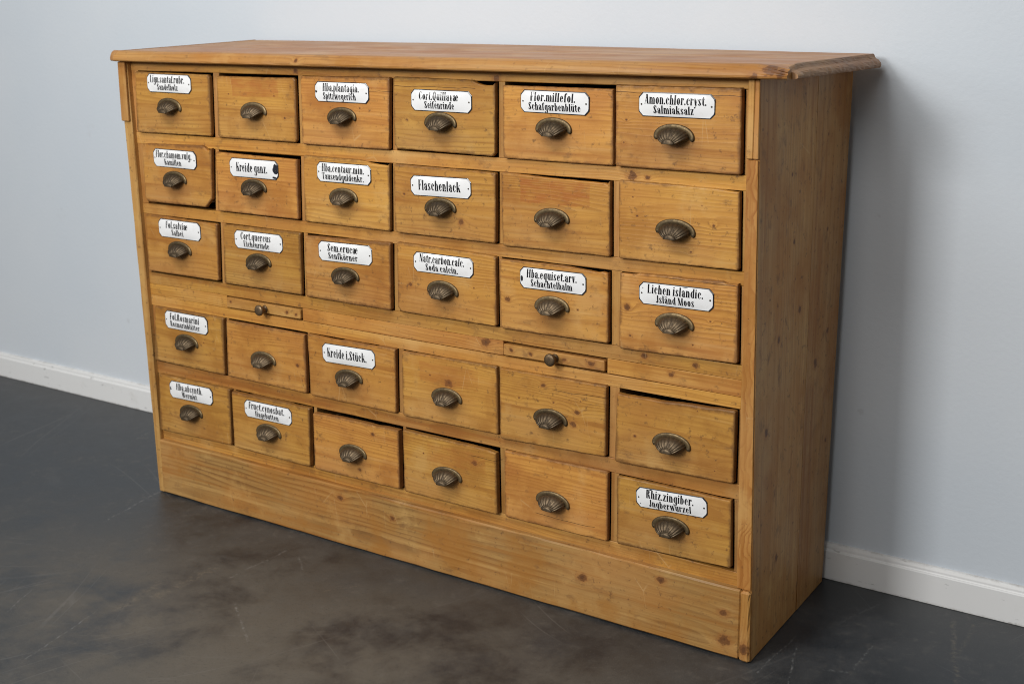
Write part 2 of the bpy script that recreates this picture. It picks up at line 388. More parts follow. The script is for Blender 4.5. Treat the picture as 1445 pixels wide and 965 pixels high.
# measured fronts of the thirty drawers: four corners (x, z), pull (x, top z), plate (x, z, width, height, tilt)
DRAWERS = {
    11: ((0.0541, 1.0889), (0.3138, 1.0865), (0.3076, 0.9441), (0.0443, 0.9416), (0.1706, 1.029), (0.1744, 1.0627, 0.1536, 0.0433, -0.006)),
    12: ((0.3359, 1.0854), (0.5839, 1.0872), (0.5806, 0.9434), (0.3265, 0.9422), (0.451, 1.029), None),
    13: ((0.6031, 1.0909), (0.8576, 1.0939), (0.8500, 0.9419), (0.5991, 0.9412), (0.7213, 1.0276), (0.7232, 1.0590, 0.1549, 0.0429, -0.001)),
    14: ((0.8665, 1.0957), (1.1282, 1.0862), (1.1262, 0.9438), (0.8644, 0.9462), (0.9903, 1.027), (0.9928, 1.0497, 0.1565, 0.0435, -0.006)),
    15: ((1.1456, 1.0867), (1.3992, 1.0871), (1.4010, 0.9419), (1.1456, 0.9421), (1.267, 1.0278), (1.2689, 1.0565, 0.1578, 0.0431, -0.008)),
    16: ((1.4054, 1.0938), (1.6620, 1.0951), (1.6650, 0.9425), (1.4066, 0.9423), (1.5308, 1.0273), (1.5343, 1.0606, 0.1551, 0.0435, -0.001)),
    21: ((0.0593, 0.9137), (0.3051, 0.9175), (0.2933, 0.7737), (0.0558, 0.7716), (0.1717, 0.8542), (0.1759, 0.8838, 0.1524, 0.0435, -0.001)),
    22: ((0.3187, 0.9099), (0.5805, 0.9086), (0.5755, 0.7697), (0.3129, 0.7685), (0.4399, 0.8533), (0.4426, 0.8771, 0.1566, 0.0434, 0.004)),
    23: ((0.5996, 0.9171), (0.8486, 0.9092), (0.8447, 0.7665), (0.5920, 0.7672), (0.7151, 0.852), (0.7181, 0.8840, 0.1572, 0.0436, 0.002)),
    24: ((0.8611, 0.9133), (1.1276, 0.9118), (1.1256, 0.7674), (0.8592, 0.7663), (0.9861, 0.8507), (0.9873, 0.8736, 0.1583, 0.0423, 0.017)),
    25: ((1.1399, 0.9144), (1.3945, 0.9065), (1.3961, 0.7671), (1.1414, 0.7641), (1.2626, 0.8514), None),
    26: ((1.4125, 0.9168), (1.6634, 0.9116), (1.6668, 0.7689), (1.4145, 0.7660), (1.5366, 0.8525), None),
    31: ((0.0522, 0.7402), (0.3075, 0.7363), (0.3003, 0.5966), (0.0460, 0.5954), (0.1713, 0.6816), (0.1749, 0.7109, 0.1496, 0.0451, -0.002)),
    32: ((0.3270, 0.7380), (0.5779, 0.7396), (0.5740, 0.5934), (0.3178, 0.5933), (0.4405, 0.6783), (0.4435, 0.7072, 0.1557, 0.0432, 0.004)),
    33: ((0.5923, 0.7353), (0.8457, 0.7423), (0.8412, 0.5914), (0.5877, 0.5926), (0.7126, 0.6751), (0.7146, 0.7069, 0.1573, 0.0446, 0.014)),
    34: ((0.8625, 0.7457), (1.1252, 0.7409), (1.1248, 0.5919), (0.8597, 0.5922), (0.9867, 0.6746), (0.9888, 0.7091, 0.1585, 0.0425, 0.002)),
    35: ((1.1312, 0.7365), (1.3922, 0.7345), (1.3938, 0.5937), (1.1363, 0.5901), (1.2628, 0.6742), (1.2643, 0.7057, 0.1573, 0.0434, 0.010)),
    36: ((1.4178, 0.7378), (1.6669, 0.7433), (1.6703, 0.5935), (1.4174, 0.5877), (1.5389, 0.6744), (1.5403, 0.7064, 0.1573, 0.0427, 0.015)),
    41: ((0.0598, 0.5054), (0.3073, 0.5059), (0.3003, 0.3596), (0.0435, 0.3614), (0.1718, 0.4466), (0.1751, 0.4774, 0.1550, 0.0454, -0.000)),
    42: ((0.3172, 0.5018), (0.5772, 0.5023), (0.5751, 0.3576), (0.3098, 0.3595), (0.4389, 0.4409), None),
    43: ((0.5843, 0.5049), (0.8490, 0.5058), (0.8463, 0.3555), (0.5878, 0.3559), (0.7102, 0.4377), (0.7117, 0.4694, 0.1575, 0.0444, 0.020)),
    44: ((0.8657, 0.5031), (1.1236, 0.5069), (1.1259, 0.3567), (0.8646, 0.3537), (0.9904, 0.4384), None),
    45: ((1.1307, 0.5055), (1.3910, 0.5071), (1.3909, 0.3589), (1.1313, 0.3498), (1.2595, 0.4376), None),
    46: ((1.4154, 0.4964), (1.6715, 0.5039), (1.6724, 0.3597), (1.4124, 0.3541), (1.5399, 0.4372), None),
    51: ((0.0587, 0.3278), (0.3174, 0.3278), (0.3121, 0.1816), (0.0471, 0.1745), (0.1737, 0.2634), (0.1775, 0.2960, 0.1581, 0.0443, 0.016)),
    52: ((0.3244, 0.3235), (0.5844, 0.3241), (0.5774, 0.1763), (0.3219, 0.1797), (0.4472, 0.2612), (0.4480, 0.2908, 0.1567, 0.0428, 0.004)),
    53: ((0.5952, 0.3155), (0.8552, 0.3188), (0.8539, 0.1785), (0.5933, 0.1759), (0.7179, 0.2609), None),
    54: ((0.8655, 0.3223), (1.1217, 0.3163), (1.1234, 0.1757), (0.8652, 0.1758), (0.9893, 0.2589), None),
    55: ((1.1402, 0.3246), (1.3962, 0.3283), (1.3962, 0.1773), (1.1413, 0.1747), (1.2643, 0.2583), None),
    56: ((1.4168, 0.3242), (1.6678, 0.3250), (1.6721, 0.1869), (1.4174, 0.1786), (1.5406, 0.2644), (1.5406, 0.2945, 0.1564, 0.0417, 0.050)),
}

# ---------------------------------------------------------------- lettering: a condensed fat-face drawn stroke by stroke
PI = math.pi
def _st(x, y0, y1, w=17):
    x, w = (x-w*.11, w*1.26) if w >= 14 else (x, w); n = max(1, int(abs(y1-y0)/24)); ys = [y0+(y1-y0)*i/n for i in range(n+1)]
    return [[(x, a), (x+w, a), (x+w, b), (x, b)] for a, b in zip(ys, ys[1:])]
def _hl(x0, x1, y, h=5.0): return [[(x0, y), (x1, y), (x1, y+h), (x0, y+h)]]
def _ring(cx, cy, rx, ry, a0, a1, t, h=5, n=9):
    o = []; t, h = (t*1.22 if t >= 12 else t), h*1.15
    for i in range(n):
        p, q = a0+(a1-a0)*i/n, a0+(a1-a0)*(i+1)/n
        o.append([(cx+rx*math.cos(p), cy+ry*math.sin(p)), (cx+rx*math.cos(q), cy+ry*math.sin(q)),
                  (cx+(rx-t)*math.cos(q), cy+(ry-h)*math.sin(q)), (cx+(rx-t)*math.cos(p), cy+(ry-h)*math.sin(p))])
    return o
def _dia(x0, y0, x1, y1, w, n=4):
    x0, x1, w = (x0-w*.11, x1-w*.11, w*1.26) if w >= 14 else (x0, x1, w)
    P = [(x0+(x1-x0)*i/n, y0+(y1-y0)*i/n) for i in range(n+1)]
    return [[a, (a[0]+w, a[1]), (b[0]+w, b[1]), b] for a, b in zip(P, P[1:])]
def _ball(cx, cy, r): return [[(cx+r*math.cos(2*PI*i/10), cy+r*math.sin(2*PI*i/10)) for i in range(10)]]
def _hair(x0, y0, x1, y1, h=6.5): return [[(x0, y0-h), (x1, y1-h), (x1, y1), (x0, y0)]]
def _S(x, y0, y1, top='', bot='', w=17):
    o = _st(x, y0, y1, w)
    if top == 'l': o += _hl(x-6, x+2, y1-5)
    if top == 'b': o += _hl(x-6, x+w+6, y1-5)
    if bot == 'b': o += _hl(x-6, x+w+6, y0)
    if bot == 'r': o += _hl(x+w-2, x+w+6, y0)
    return o
def _arch(x): return _ring(x-6, 44, 23, 22, 0, PI/2, 17) + _hair(x-13, 58, x-6, 66) + _S(x, 0, 44, '', 'b')
def _sh(o, dx, dy=0, sx=1, sy=1): return [[(p[0]*sx+dx, p[1]*sy+dy) for p in q] for q in o]
def _bowl_l(cx, cy=33, rx=25, ry=33, t=17): return _ring(cx, cy, rx, ry, PI/2, 1.5*PI, t)
def _bowl_r(cx, cy=33, rx=25, ry=33, t=17): return _ring(cx, cy, rx, ry, -PI/2, PI/2, t)
G = {}
G['i'] = (_S(6, 0, 66, 'l', 'b')+_ball(14, 86, 10), 32)
G['l'] = (_S(6, 0, 100, 'l', 'b'), 32)
G['n'] = (_S(6, 0, 66, 'l', 'b')+_arch(36), 61)
G['h'] = (_S(6, 0, 100, 'l', 'b')+_arch(36), 61)
G['m'] = (_S(6, 0, 66, 'l', 'b')+_arch(36)+_arch(66), 91)
_u = _S(6, 18, 66, 'l')+_ring(29, 20, 23, 20, PI, 1.5*PI, 17)+_hair(29, 5, 37, 14)+_S(36, 0, 66, 'l', 'r')
G['u'] = (_u, 61); G['ü'] = (_u+_ball(17, 86, 9)+_ball(41, 86, 9), 61)
G['r'] = (_S(6, 0, 66, 'l', 'b')+_hair(23, 56, 33, 66)+_ball(38, 55, 10), 49)
_a = _st(31, 0, 46)+_ring(25, 46, 23, 20, 0, PI/2, 17)+_ring(25, 46, 20, 20, PI/2, PI*.95, 6)+_ball(11, 48, 9)+_ring(25, 19, 21, 19, PI/2, 1.5*PI, 16)+_hair(25, 38, 32, 42)+_hair(25, 5, 32, 10)
G['a'] = (_a+_hl(47, 55, 0), 57); G['ä'] = (_a+_hl(47, 55, 0)+_ball(15, 86, 9)+_ball(39, 86, 9), 57)
_e = _bowl_l(28, 33, 24, 33, 18)+_ring(28, 33, 23, 33, 0, PI/2, 14)+_hl(20, 51, 33)+_ring(28, 33, 23, 33, 1.5*PI, 1.86*PI, 5)
G['e'] = (_e, 55); G['æ'] = (_a+_sh(_e, 42), 97)
G['c'] = (_bowl_l(28, 33, 24, 33, 18)+_ring(28, 33, 21, 33, .2*PI, PI/2, 5)+_ball(43, 48, 9)+_ring(28, 33, 23, 33, 1.5*PI, 1.84*PI, 5), 55)
_o = _bowl_l(28, t=18)+_bowl_r(28, t=18)
G['o'] = (_o, 57); G['ö'] = (_o+_ball(17, 86, 9)+_ball(40, 86, 9), 57)
G['d'] = (_bowl_l(29)+_hair(29, 66, 37, 62)+_hair(29, 5, 37, 9)+_S(36, 0, 100, 'l', 'r'), 61)
G['b'] = (_S(6, 0, 100, 'l')+_bowl_r(29, rx=26)+_hair(22, 62, 29, 66)+_hair(22, 8, 29, 5), 58)
G['p'] = (_S(6, -30, 66, 'l', 'b')+_bowl_r(29, rx=26)+_hair(22, 62, 29, 66)+_hair(22, 8, 29, 5), 58)
G['q'] = (_bowl_l(29)+_hair(29, 66, 37, 62)+_hair(29, 5, 37, 9)+_S(36, -30, 66, '', 'b'), 61)
G['g'] = (_bowl_l(29)+_hair(29, 66, 37, 62)+_hair(29, 5, 37, 9)+_S(36, -12, 66)+_ring(30, -12, 23, 18, 1.5*PI, 2*PI, 17)+_hair(12, -22, 30, -25)+_ball(11, -19, 9), 59)
G['f'] = (_S(10, 0, 82, '', 'b')+_ring(33, 80, 23, 20, PI/2, PI, 17)+_ball(37, 90, 9)+_hl(0, 36, 61), 42)
G['t'] = (_st(10, 16, 86)+_hl(-2, 38, 58, 8)+_ring(33, 17, 23, 17, PI, 1.5*PI, 17)+_hair(33, 5, 40, 12), 42)
_s = _ring(25, 49, 20, 17, .1*PI, 1.12*PI, 12)+_dia(6, 50, 28, 12, 17)+_ring(25, 17, 21, 17, 1.06*PI, 2.1*PI, 12)+_st(40, 46, 64, 4)+_st(4, 2, 20, 4)
G['s'] = (_s, 51); G['S'] = (_sh(_s, 2, 0, 1.2, 1.5), 62)
G['k'] = (_S(6, 0, 100, 'l', 'b')+_dia(22, 28, 46, 66, 5)+_dia(26, 40, 42, 0, 18)+_hl(38, 58, 61)+_hl(38, 64, 0), 65)
_v = _dia(5, 66, 19, 0, 18)+_dia(43, 66, 27, 0, 5)+_hl(0, 28, 61)+_hl(36, 52, 61)
G['v'] = (_v, 52); G['w'] = (_v+_sh(_v, 32), 85)
G['y'] = (_v+_dia(27, 0, 18, -24, 5)+_ball(13, -20, 9), 52)
G['z'] = (_hl(4, 47, 60, 6)+_dia(29, 64, 3, 2, 18)+_hl(3, 48, 0, 6)+_st(4, 48, 64, 4)+_st(44, 2, 18, 4), 51)
G['.'] = (_ball(10, 9, 10), 21); G[' '] = ([], 24)
_L = _S(8, 0, 100, 'b', 'b'); _w = lambda x, y0, y1: _st(x, y0, y1, 5)
G['L'] = (_L+_hl(8, 58, 0)+_w(54, 0, 28), 62)
G['E'] = (_L+_hl(8, 56, 0)+_hl(8, 54, 95)+_w(52, 0, 26)+_w(50, 74, 100)+_hl(24, 42, 50)+_w(39, 40, 64), 61)
G['F'] = (_L+_hl(8, 54, 95)+_w(50, 72, 100)+_hl(24, 42, 50)+_w(39, 40, 64), 58)
G['H'] = (_L+_S(48, 0, 100, 'b', 'b')+_hl(24, 50, 50), 76)
G['R'] = (_L+_bowl_r(28, 75, 28, 25, 18)+_hl(24, 29, 50)+_hl(24, 29, 95)+_dia(32, 50, 44, 0, 18)+_hl(58, 70, 0), 71)
G['A'] = (_dia(34, 100, 7, 0, 5)+_dia(25, 100, 44, 0, 19)+_hl(16, 42, 32)+_hl(0, 18, 0)+_hl(38, 70, 0), 70)
G['C'] = (_bowl_l(34, 50, 31, 50, 20)+_ring(34, 50, 26, 50, .2*PI, PI/2, 6)+_w(55, 64, 98)+_ring(34, 50, 28, 50, 1.5*PI, 1.85*PI, 5), 65)
G['Q'] = (_bowl_l(34, 50, 31, 50, 19)+_bowl_r(34, 50, 31, 50, 19)+_dia(32, 8, 52, -18, 14), 70)
G['T'] = (_S(27, 0, 100, '', 'b')+_hl(2, 69, 95)+_w(2, 72, 100)+_w(64, 72, 100), 72)
G['N'] = (_st(9, 0, 100, 5)+_dia(6, 100, 46, 0, 19)+_st(60, 0, 100, 5)+_hl(0, 20, 0)+_hl(0, 14, 95)+_hl(52, 72, 95), 74)
G['M'] = (_st(8, 0, 100, 5)+_dia(8, 100, 34, 0, 18)+_dia(66, 100, 44, 0, 5)+_S(64, 0, 100, 'b', 'b')+_hl(0, 20, 0)+_hl(0, 14, 95), 91)
G['K'] = (_L+_dia(24, 42, 52, 100, 5)+_dia(30, 58, 46, 0, 19)+_hl(44, 64, 95)+_hl(42, 70, 0), 71)
G['W'] = (_sh(_v, 2, 0, 1.05, 1.5)+_sh(_v, 36, 0, 1.05, 1.5), 92)
G['J'] = (_S(22, 14, 100, 'b')+_ring(22, 16, 17, 16, 1.5*PI, 2*PI, 16)+_hair(12, 4, 22, 5)+_ball(11, 12, 10), 48)

def text_polys(s, x0, x1, base, cap):
    """polygons of a line fitted between x0 and x1 (plate space), with the cap height given"""
    pen = 0; out = []
    for ch in s:
        g, adv = G[ch]
        if ch.islower(): g = [[(x, y*1.09 if y <= 66 else 72+(y-66)*.824) for x, y in q] for q in g]   # large x-height
        out += _sh(g, pen); pen += adv+3.5
    k = (x1-x0)/pen
    return [[(x0+p[0]*k, base+p[1]*cap/100) for p in q] for q in out]

# ---------------------------------------------------------------- the room
def make_room():
    bm = bmesh.new(); add_box(bm, -7, 7, -8, .60, -.12, 0.0)
    o = finish("floor", bm, make_floor_mat()); o['kind'] = 'structure'
    bm = bmesh.new(); add_box(bm, -7, 7, .455, .60, .002, 3.4)
    w = finish("wall", bm, make_wall_mat()); w['kind'] = 'structure'
    prof = [(.455, .0), (.4405, .0), (.440, .001), (.440, .0655), (.4412, .0672), (.4440, .0685), (.4448, .0705), (.4448, .0745), (.4462, .0785), (.4490, .0815), (.4525, .0825), (.455, .0826)]
    bm = bmesh.new(); n = 60; rings = []
    for i in range(n+1):
        x = -7+14*i/n
        rings.append([bm.verts.new((x, y, z+.0005)) for y, z in prof])
    for a, b in zip(rings, rings[1:]):
        for i in range(len(prof)-1): bm.faces.new((a[i], a[i+1], b[i+1], b[i]))
    bm.faces.new(rings[0]); bm.faces.new(rings[-1]); bmesh.ops.recalc_face_normals(bm, faces=bm.faces)
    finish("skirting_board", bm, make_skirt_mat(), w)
make_room()

# ---------------------------------------------------------------- the cabinet
cab = bpy.data.objects.new("apothecary_cabinet", None); col.objects.link(cab)
cab.location = (.85, .21, 0); cab.empty_display_size = .2
cab['label'] = "old honey pine apothecary cabinet with thirty small drawers standing against the white wall"
cab['category'] = "cabinet"

def bend(o, fn):
    """small twists of old timber: fn(world x, y, z) -> dx"""
    for v in o.data.vertices:
        w = v.co + o.location + cab.location
        v.co += Vector(fn(w.x, w.y, w.z))

# side panels
lp = board("side_panel", 'z', .0015, 1.1115, (.0260, .0475, -.012, .42), (-.0010, .0285, -.012, .42), W_S, cab, bev=.002, jit=.0008)
def rshear(x, y, z):
    t = z/1.11; wy = min(1, max(0, y/.42))
    f = .0187*(1-t)-.005*t; b = -.007*(1-t)+.0012*t
    return (f*(1-wy)+b*wy, 0, 0)
sk1 = [(.16, .80, .004), (.20, .66, .006), (.10, .62, .006), (.05, .45, .007), (.14, .93, .003), (.12, .17, .006)]
sk2 = [(.36, .585, .006), (.385, .34, .005), (.33, .80, .003), (.31, .99, .003), (.30, .53, .008)]
p1 = board("side_plank", 'z', .0015, 1.1115, (1.678, 1.70, -.006, .2500), (1.678, 1.70, -.006, .2480), W_S, cab, bev=.0008, jit=.0004, knots=sk1)
p2 = board("side_plank", 'z', .0015, 1.1115, (1.678, 1.70, .2503, .42), (1.678, 1.70, .2483, .42), W_S, cab, bev=.0005, jit=.0008, knots=sk2)
for p in (p1, p2): bend(p, rshear)
bend(p2, lambda x, y, z: (0, .0045*max(0, (.10-z)/.10) if y < .30 else 0, 0))
# the narrow pine lipping on the front edge of the right side
po = board("corner_post", 'z', .150, .970, (1.6715+.0135, 1.7145, -.0095, -.0062), (1.6745, 1.6965, -.0095, -.0062), W_C, cab, bev=.0012, jit=.0006)
board("corner_block", 'z', .972, 1.1112, (1.6745, 1.6872, -.0125, -.0062), (1.6740, 1.6865, -.0125, -.0062), W_Z, cab, bev=.0012, tone=.03)
board("corner_block", 'z', .972, 1.1112, (1.6878, 1.6978, -.0121, -.0062), (1.6870, 1.6955, -.0121, -.0062), W_Z, cab, bev=.0012)
board("corner_block", 'z', .003, .149, (1.6990, 1.7205, -.0185, -.0062), (1.6965, 1.7165, -.0170, -.0062), W_Z, cab, bev=.004, jit=.0014, seg=.02, tone=-.06, knots=[(1.709, .03, .010)])
board("corner_block", 'z', .968, 1.1112, (.0012, .0282, -.0190, -.0122), (.0035, .0285, -.0190, -.0122), W_Z, cab, bev=.0014, tone=.02)
# bottom, back
board("bottom_board", 'x', .05, 1.67, (.03, .41, .12, .14), (.03, .41, .12, .14), W_X, cab)
board("back_board", 'x', .03, 1.675, (.402, .418, .01, 1.108), (.402, .418, .01, 1.108), W_X, cab)

# rails
XL, XR = .0292, 1.6765
def rail(z0l, z1l, z0r, z1r, y=0.0, x0=XL, x1=XR, bev=.0012, kn=(), jit=.0006, y1=.06, tone=0.0, name="rail"):
    return board(name, 'x', x0, x1, (y, y1, z0l, z1l), (y, y1, z0r, z1r), W_X, cab, bev=bev, jit=jit, knots=kn, tone=tone)
rail(1.0900, 1.1112, 1.0928, 1.1112, kn=[(1.125, 1.098, .006), (.58, 1.10, .006)])
rail(.9130, .9408, .9130, .9410, kn=[(1.437, .926, .008), (1.470, .924, .004)])
rail(.7390, .7652, .7390, .7652, x0=.0315)
rail(.5612, .5893, .5615, .5893, bev=.0007, x0=.035, kn=[(1.47, .578, .005), (1.58, .575, .005)])
rail(.5045, .5304, .5045, .5280, bev=.0007, x0=.037)
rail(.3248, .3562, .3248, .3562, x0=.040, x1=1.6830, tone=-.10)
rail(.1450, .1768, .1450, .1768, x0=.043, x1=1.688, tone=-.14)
for x0, x1, kn in ((.0360, .3155, []), (.5655, 1.1352, [(1.09, .553, .009)]), (1.3868, 1.6815, [(1.53, .55, .005)])):
    board("rail", 'x', x0, x1, (.0, .06, .5309, .5608), (.0, .06, .5306 if x1 < 1.5 else .5286, .5610), W_X, cab, bev=.0006, jit=.0003, knots=kn)
# plinth
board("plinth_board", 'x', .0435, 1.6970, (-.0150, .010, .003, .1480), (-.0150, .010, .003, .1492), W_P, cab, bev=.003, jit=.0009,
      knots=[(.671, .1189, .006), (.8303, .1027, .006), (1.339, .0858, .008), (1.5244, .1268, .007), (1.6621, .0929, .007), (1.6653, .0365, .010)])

# ---------------------------------------------------------------- the top
def topz(x, y):
    u = (x-0)/1.74; v = max(0.0, min(1.0, y/.425))
    back = 1.1520*(1-u)+1.1405*u+.0022*math.sin(min(1, max(0, u))*PI)
    return 1.1380*(1-v)+back*v - max(0, min(1.2, (x-1.705)/.035))*max(0, (.03-y)/.04)*.007
def top_plank(x0a, x0b, x1a, x1b, y0, y1):
    bm = bmesh.new(); nx, ny = 40, 6
    c = Vector(((x0a+x1a)/2, (y0+y1)/2, 1.13)); g = []
    for i in range(nx+1):
        row = []
        for j in range(ny+1):
            v = j/ny; y = y0+(y1-y0)*v; u = i/nx
            x = (x0a*(1-v)+x0b*v)*(1-u)+(x1a*(1-v)+x1b*v)*u
            e = .0012 if (j in (0, ny) or i in (0, nx)) else 0
            row.append(bm.verts.new(Vector((x, y, topz(x, y)-e+rnd.uniform(-.0002, .0002)))-c))
        g.append(row)
    for i in range(nx):
        for j in range(ny): bm.faces.new((g[i][j], g[i+1][j], g[i+1][j+1], g[i][j+1]))
    ed = [e for e in bm.edges if e.is_boundary]
    r = bmesh.ops.extrude_edge_only(bm, edges=ed)
    nv = [v for v in r['geom'] if isinstance(v, bmesh.types.BMVert)]
    for v in nv: v.co.z = 1.1125-c.z
    bmesh.ops.contextual_create(bm, geom=[e for e in bm.edges if e.is_boundary])
    bmesh.ops.recalc_face_normals(bm, faces=bm.faces)
    return finish("top_plank", bm, W_T, cab, c-cab.location)
top_plank(.008, .022, 1.742, 1.740, -.0105, .1995)
top_plank(.022, .036, 1.740, 1.7385, .2005, .425)

PROF = [(-.0002, 1.1378), (.0025, 1.1372), (.0048, 1.1350), (.0066, 1.1318), (.0100, 1.1290), (.0148, 1.1272), (.0190, 1.1252), (.0222, 1.1222), (.0236, 1.1188),
        (.0230, 1.1155), (.0205, 1.1130), (.0165, 1.1122), (-.0002, 1.1120)]
OVOLO = [(-.0002, 1.1380), (.0040, 1.1376), (.0085, 1.1362), (.0130, 1.1335), (.0170, 1.1300), (.0200, 1.1262), (.0222, 1.1222), (.0236, 1.1182),
        (.0232, 1.1150), (.0205, 1.1130), (.0165, 1.1122), (-.0002, 1.1120)]
def moulding(pts, mat, prof, jit=.0004, chips=()):
    """sweep a profile along a straight run; pts = list of (base point, outward dir, profile scale, dz)"""
    bm = bmesh.new(); c = sum((Vector(p[0]) for p in pts), Vector())/len(pts); c.z = 1.125
    rings = []
    for k, (b, o, s, dz) in enumerate(pts):
        ring = []
        for q, (a, z) in enumerate(prof):
            j = rnd.uniform(-jit, jit)*(5.0 if chips and b[0] > 1.712 and o[0] == 0 else 1.0)
            if chips and 3 < q < 12: j -= chips[k]
            ring.append(bm.verts.new(Vector((b[0]+o[0]*(a*s+j), b[1]+o[1]*(a*s+j), z+dz*max(0, min(1, (z-1.1135)/.02))))-c))
        rings.append(ring)
    m = len(prof)
    for r1, r2 in zip(rings, rings[1:]):
        for i in range(m):
            j = (i+1) % m
            bm.faces.new((r1[i], r1[j], r2[j], r2[i]))
    bm.faces.new(rings[0]); bm.faces.new(rings[-1])
    bmesh.ops.recalc_face_normals(bm, faces=bm.faces)
    return finish("top_moulding", bm, mat, cab, c-cab.location)
n = 60; pts = []; ch = []
for i in range(n+1):
    x = -.0215+(1.7520+.0215)*i/n
    e = min(1.0, (x+.0215)/.016)            # left corner is rounded over
    pts.append(((x, -.0110+.008*(1-e)**2, 0), (0, -1), .74+.26*math.sqrt(e), -max(0, min(1.3, (x-1.705)/.035))*.0065)); 
    ch.append(max(0, (x-1.68)/.08)**2*.007*rnd.uniform(.4, 1.3) + (rnd.uniform(0, .0014) if rnd.random() < .12 else 0))
fm = moulding(pts, W_F, OVOLO, chips=ch)
put_knots(fm, [(1.728-.8728, .004, .010), (1.748-.8728, -.004, .008), (1.70-.8728, -.010, .007), (.62-.8728, .0, .004)])
pts = []
for i in range(21):
    y = -.0100+.430*i/20
    pts.append(((.0085+.0265*(y/.42), y, 0), (-1, 0), 1.22, topz(.03, y)-1.138))
moulding(pts, W_Y, OVOLO)
pts = []; ch = []
for i in range(41):
    y = -.0060+.426*i/40
    pts.append(((1.7425-.004*(y/.42), y, 0), (1, 0), .92 if y < .02 else .80, (topz(1.74, y)-1.138)*.9))
    ch.append(rnd.uniform(0, .0012) if i > 3 else rnd.uniform(0, .0030))
moulding(pts, W_M, PROF, jit=.0007, chips=ch)

# ---------------------------------------------------------------- cup pull and knob meshes
def pull_mesh():
    bm = bmesh.new(); a, b, c = .0325, .0170, .0235
    rb, db = .0125, .0105; A1, B1 = .0372, .0192
    NT_, NV = 100, 10
    def F(t): return Vector((a*math.cos(t), 0, b*math.sin(t)))
    def Bq(t): return Vector((rb*math.cos(t), -c, -db+.0085*math.sin(t)))
    def S(t, v, sh=0.0):
        Fq, B = F(t), Bq(t); ph = v*PI/2
        p = Vector((B.x+(Fq.x-B.x)*math.cos(ph), -c*math.sin(ph), B.z+(Fq.z-B.z)*math.cos(ph)**1.15))
        nrm = Vector((math.cos(t)*.6*math.cos(ph), -math.sin(ph)-.2, math.sin(t)*.8*math.cos(ph)+.15)).normalized()
        rib = .00085*abs(math.sin(t*10.0))**.8*min(1, v*5)*min(1, (1.04-v)*9)
        return p + nrm*(rib-.0006-sh)
    def grid(sh):
        g = [[bm.verts.new(S(PI*i/NT_, j/NV, sh)) for j in range(NV+1)] for i in range(NT_+1)]
        for i in range(NT_):
            for j in range(NV): f = bm.faces.new((g[i][j], g[i+1][j], g[i+1][j+1], g[i][j+1])); f.material_index = 0
        return g
    g0, g1 = grid(0), grid(.0016)
    for i in (0, NT_):
        for j in range(NV): bm.faces.new((g0[i][j], g0[i][j+1], g1[i][j+1], g1[i][j]))
    # smooth scalloped boss at the lip
    boss = []
    for k, (sc_, dy) in enumerate(((1.0, -.0012), (.93, -.0022), (.6, -.0031), (.25, -.0033))):
        row = []
        for i in range(0, NT_+1, 4):
            t = PI*i/NT_; q = Bq(t); scal = 1+.05*abs(math.sin(t*4.5))*(k < 2)
            row.append(bm.verts.new((q.x*sc_*scal, q.y+dy, -db-.0006+(q.z+db)*sc_*scal)))
        boss.append(row)
    for r1, r2 in zip(boss, boss[1:]):
        for i in range(len(r1)-1): bm.faces.new((r1[i], r1[i+1], r2[i+1], r2[i]))
    bm.faces.new(boss[-1])
    for i in range(len(boss[0])-1):      # skirt of the boss down to the shell
        bm.faces.new((boss[0][i], boss[0][i+1], g0[(i+1)*4][NV], g0[i*4][NV]))
    bm.faces.new([r[0] for r in boss]+[r[-1] for r in reversed(boss)])
    # flange band with rounded lugs
    def band(s, y):
        row = []
        for i in range(-6, 67):
            t = PI*i/60
            e = Vector((A1*math.cos(max(0, min(PI, t))), 0, B1*math.sin(max(0, min(PI, t)))))
            nv = Vector((math.cos(t)/A1, 0, max(0, math.sin(t))/B1)).normalized()
            p = e + nv*s
            if i < 0: p.z = -.0010*(-i)
            elif i > 60: p.z = -.0010*(i-60)
            row.append(Vector((p.x, y, p.z)))
        return row
    rows = []
    for off, y in ((.0046, .0), (.0044, -.0022), (.0026, -.0034), (-.0020, -.0034), (-.0055, -.0020)):
        row = band(off, y)
        for i in range(len(row)):                       # lug ends close round
            k = max(0, 6-i, i-(len(row)-7))/6.0
            mid = A1*(1 if row[i].x > 0 else -1)
            if k > 0: row[i].x = mid+(row[i].x-mid)*math.sqrt(max(0, 1-k*k*.96))
        rows.append([bm.verts.new(p) for p in row])
    for r1, r2 in zip(rows, rows[1:]):
        for i in range(len(r1)-1): f = bm.faces.new((r1[i], r1[i+1], r2[i+1], r2[i])); f.material_index = 1
    for i in (0, -1): 
        f = bm.faces.new([r[i] for r in rows]); f.material_index = 1
    # pins in the lugs
    for sx in (-1, 1):
        cx, cz = sx*A1, -.0018
        ring = [bm.verts.new((cx+.0017*math.cos(2*PI*k/8), -.0036, cz+.0017*math.sin(2*PI*k/8))) for k in range(8)]
        tip = bm.verts.new((cx, -.0044, cz))
        for k in range(8): f = bm.faces.new((ring[k], ring[(k+1) % 8], tip)); f.material_index = 0
    bmesh.ops.recalc_face_normals(bm, faces=bm.faces)
    me = bpy.data.meshes.new("cup_pull"); bm.to_mesh(me); bm.free()
    me.materials.append(BRASS); me.materials.append(BRASS_RIM)
    for p in me.polygons: p.use_smooth = True
    return me
PULL_ME = pull_mesh()

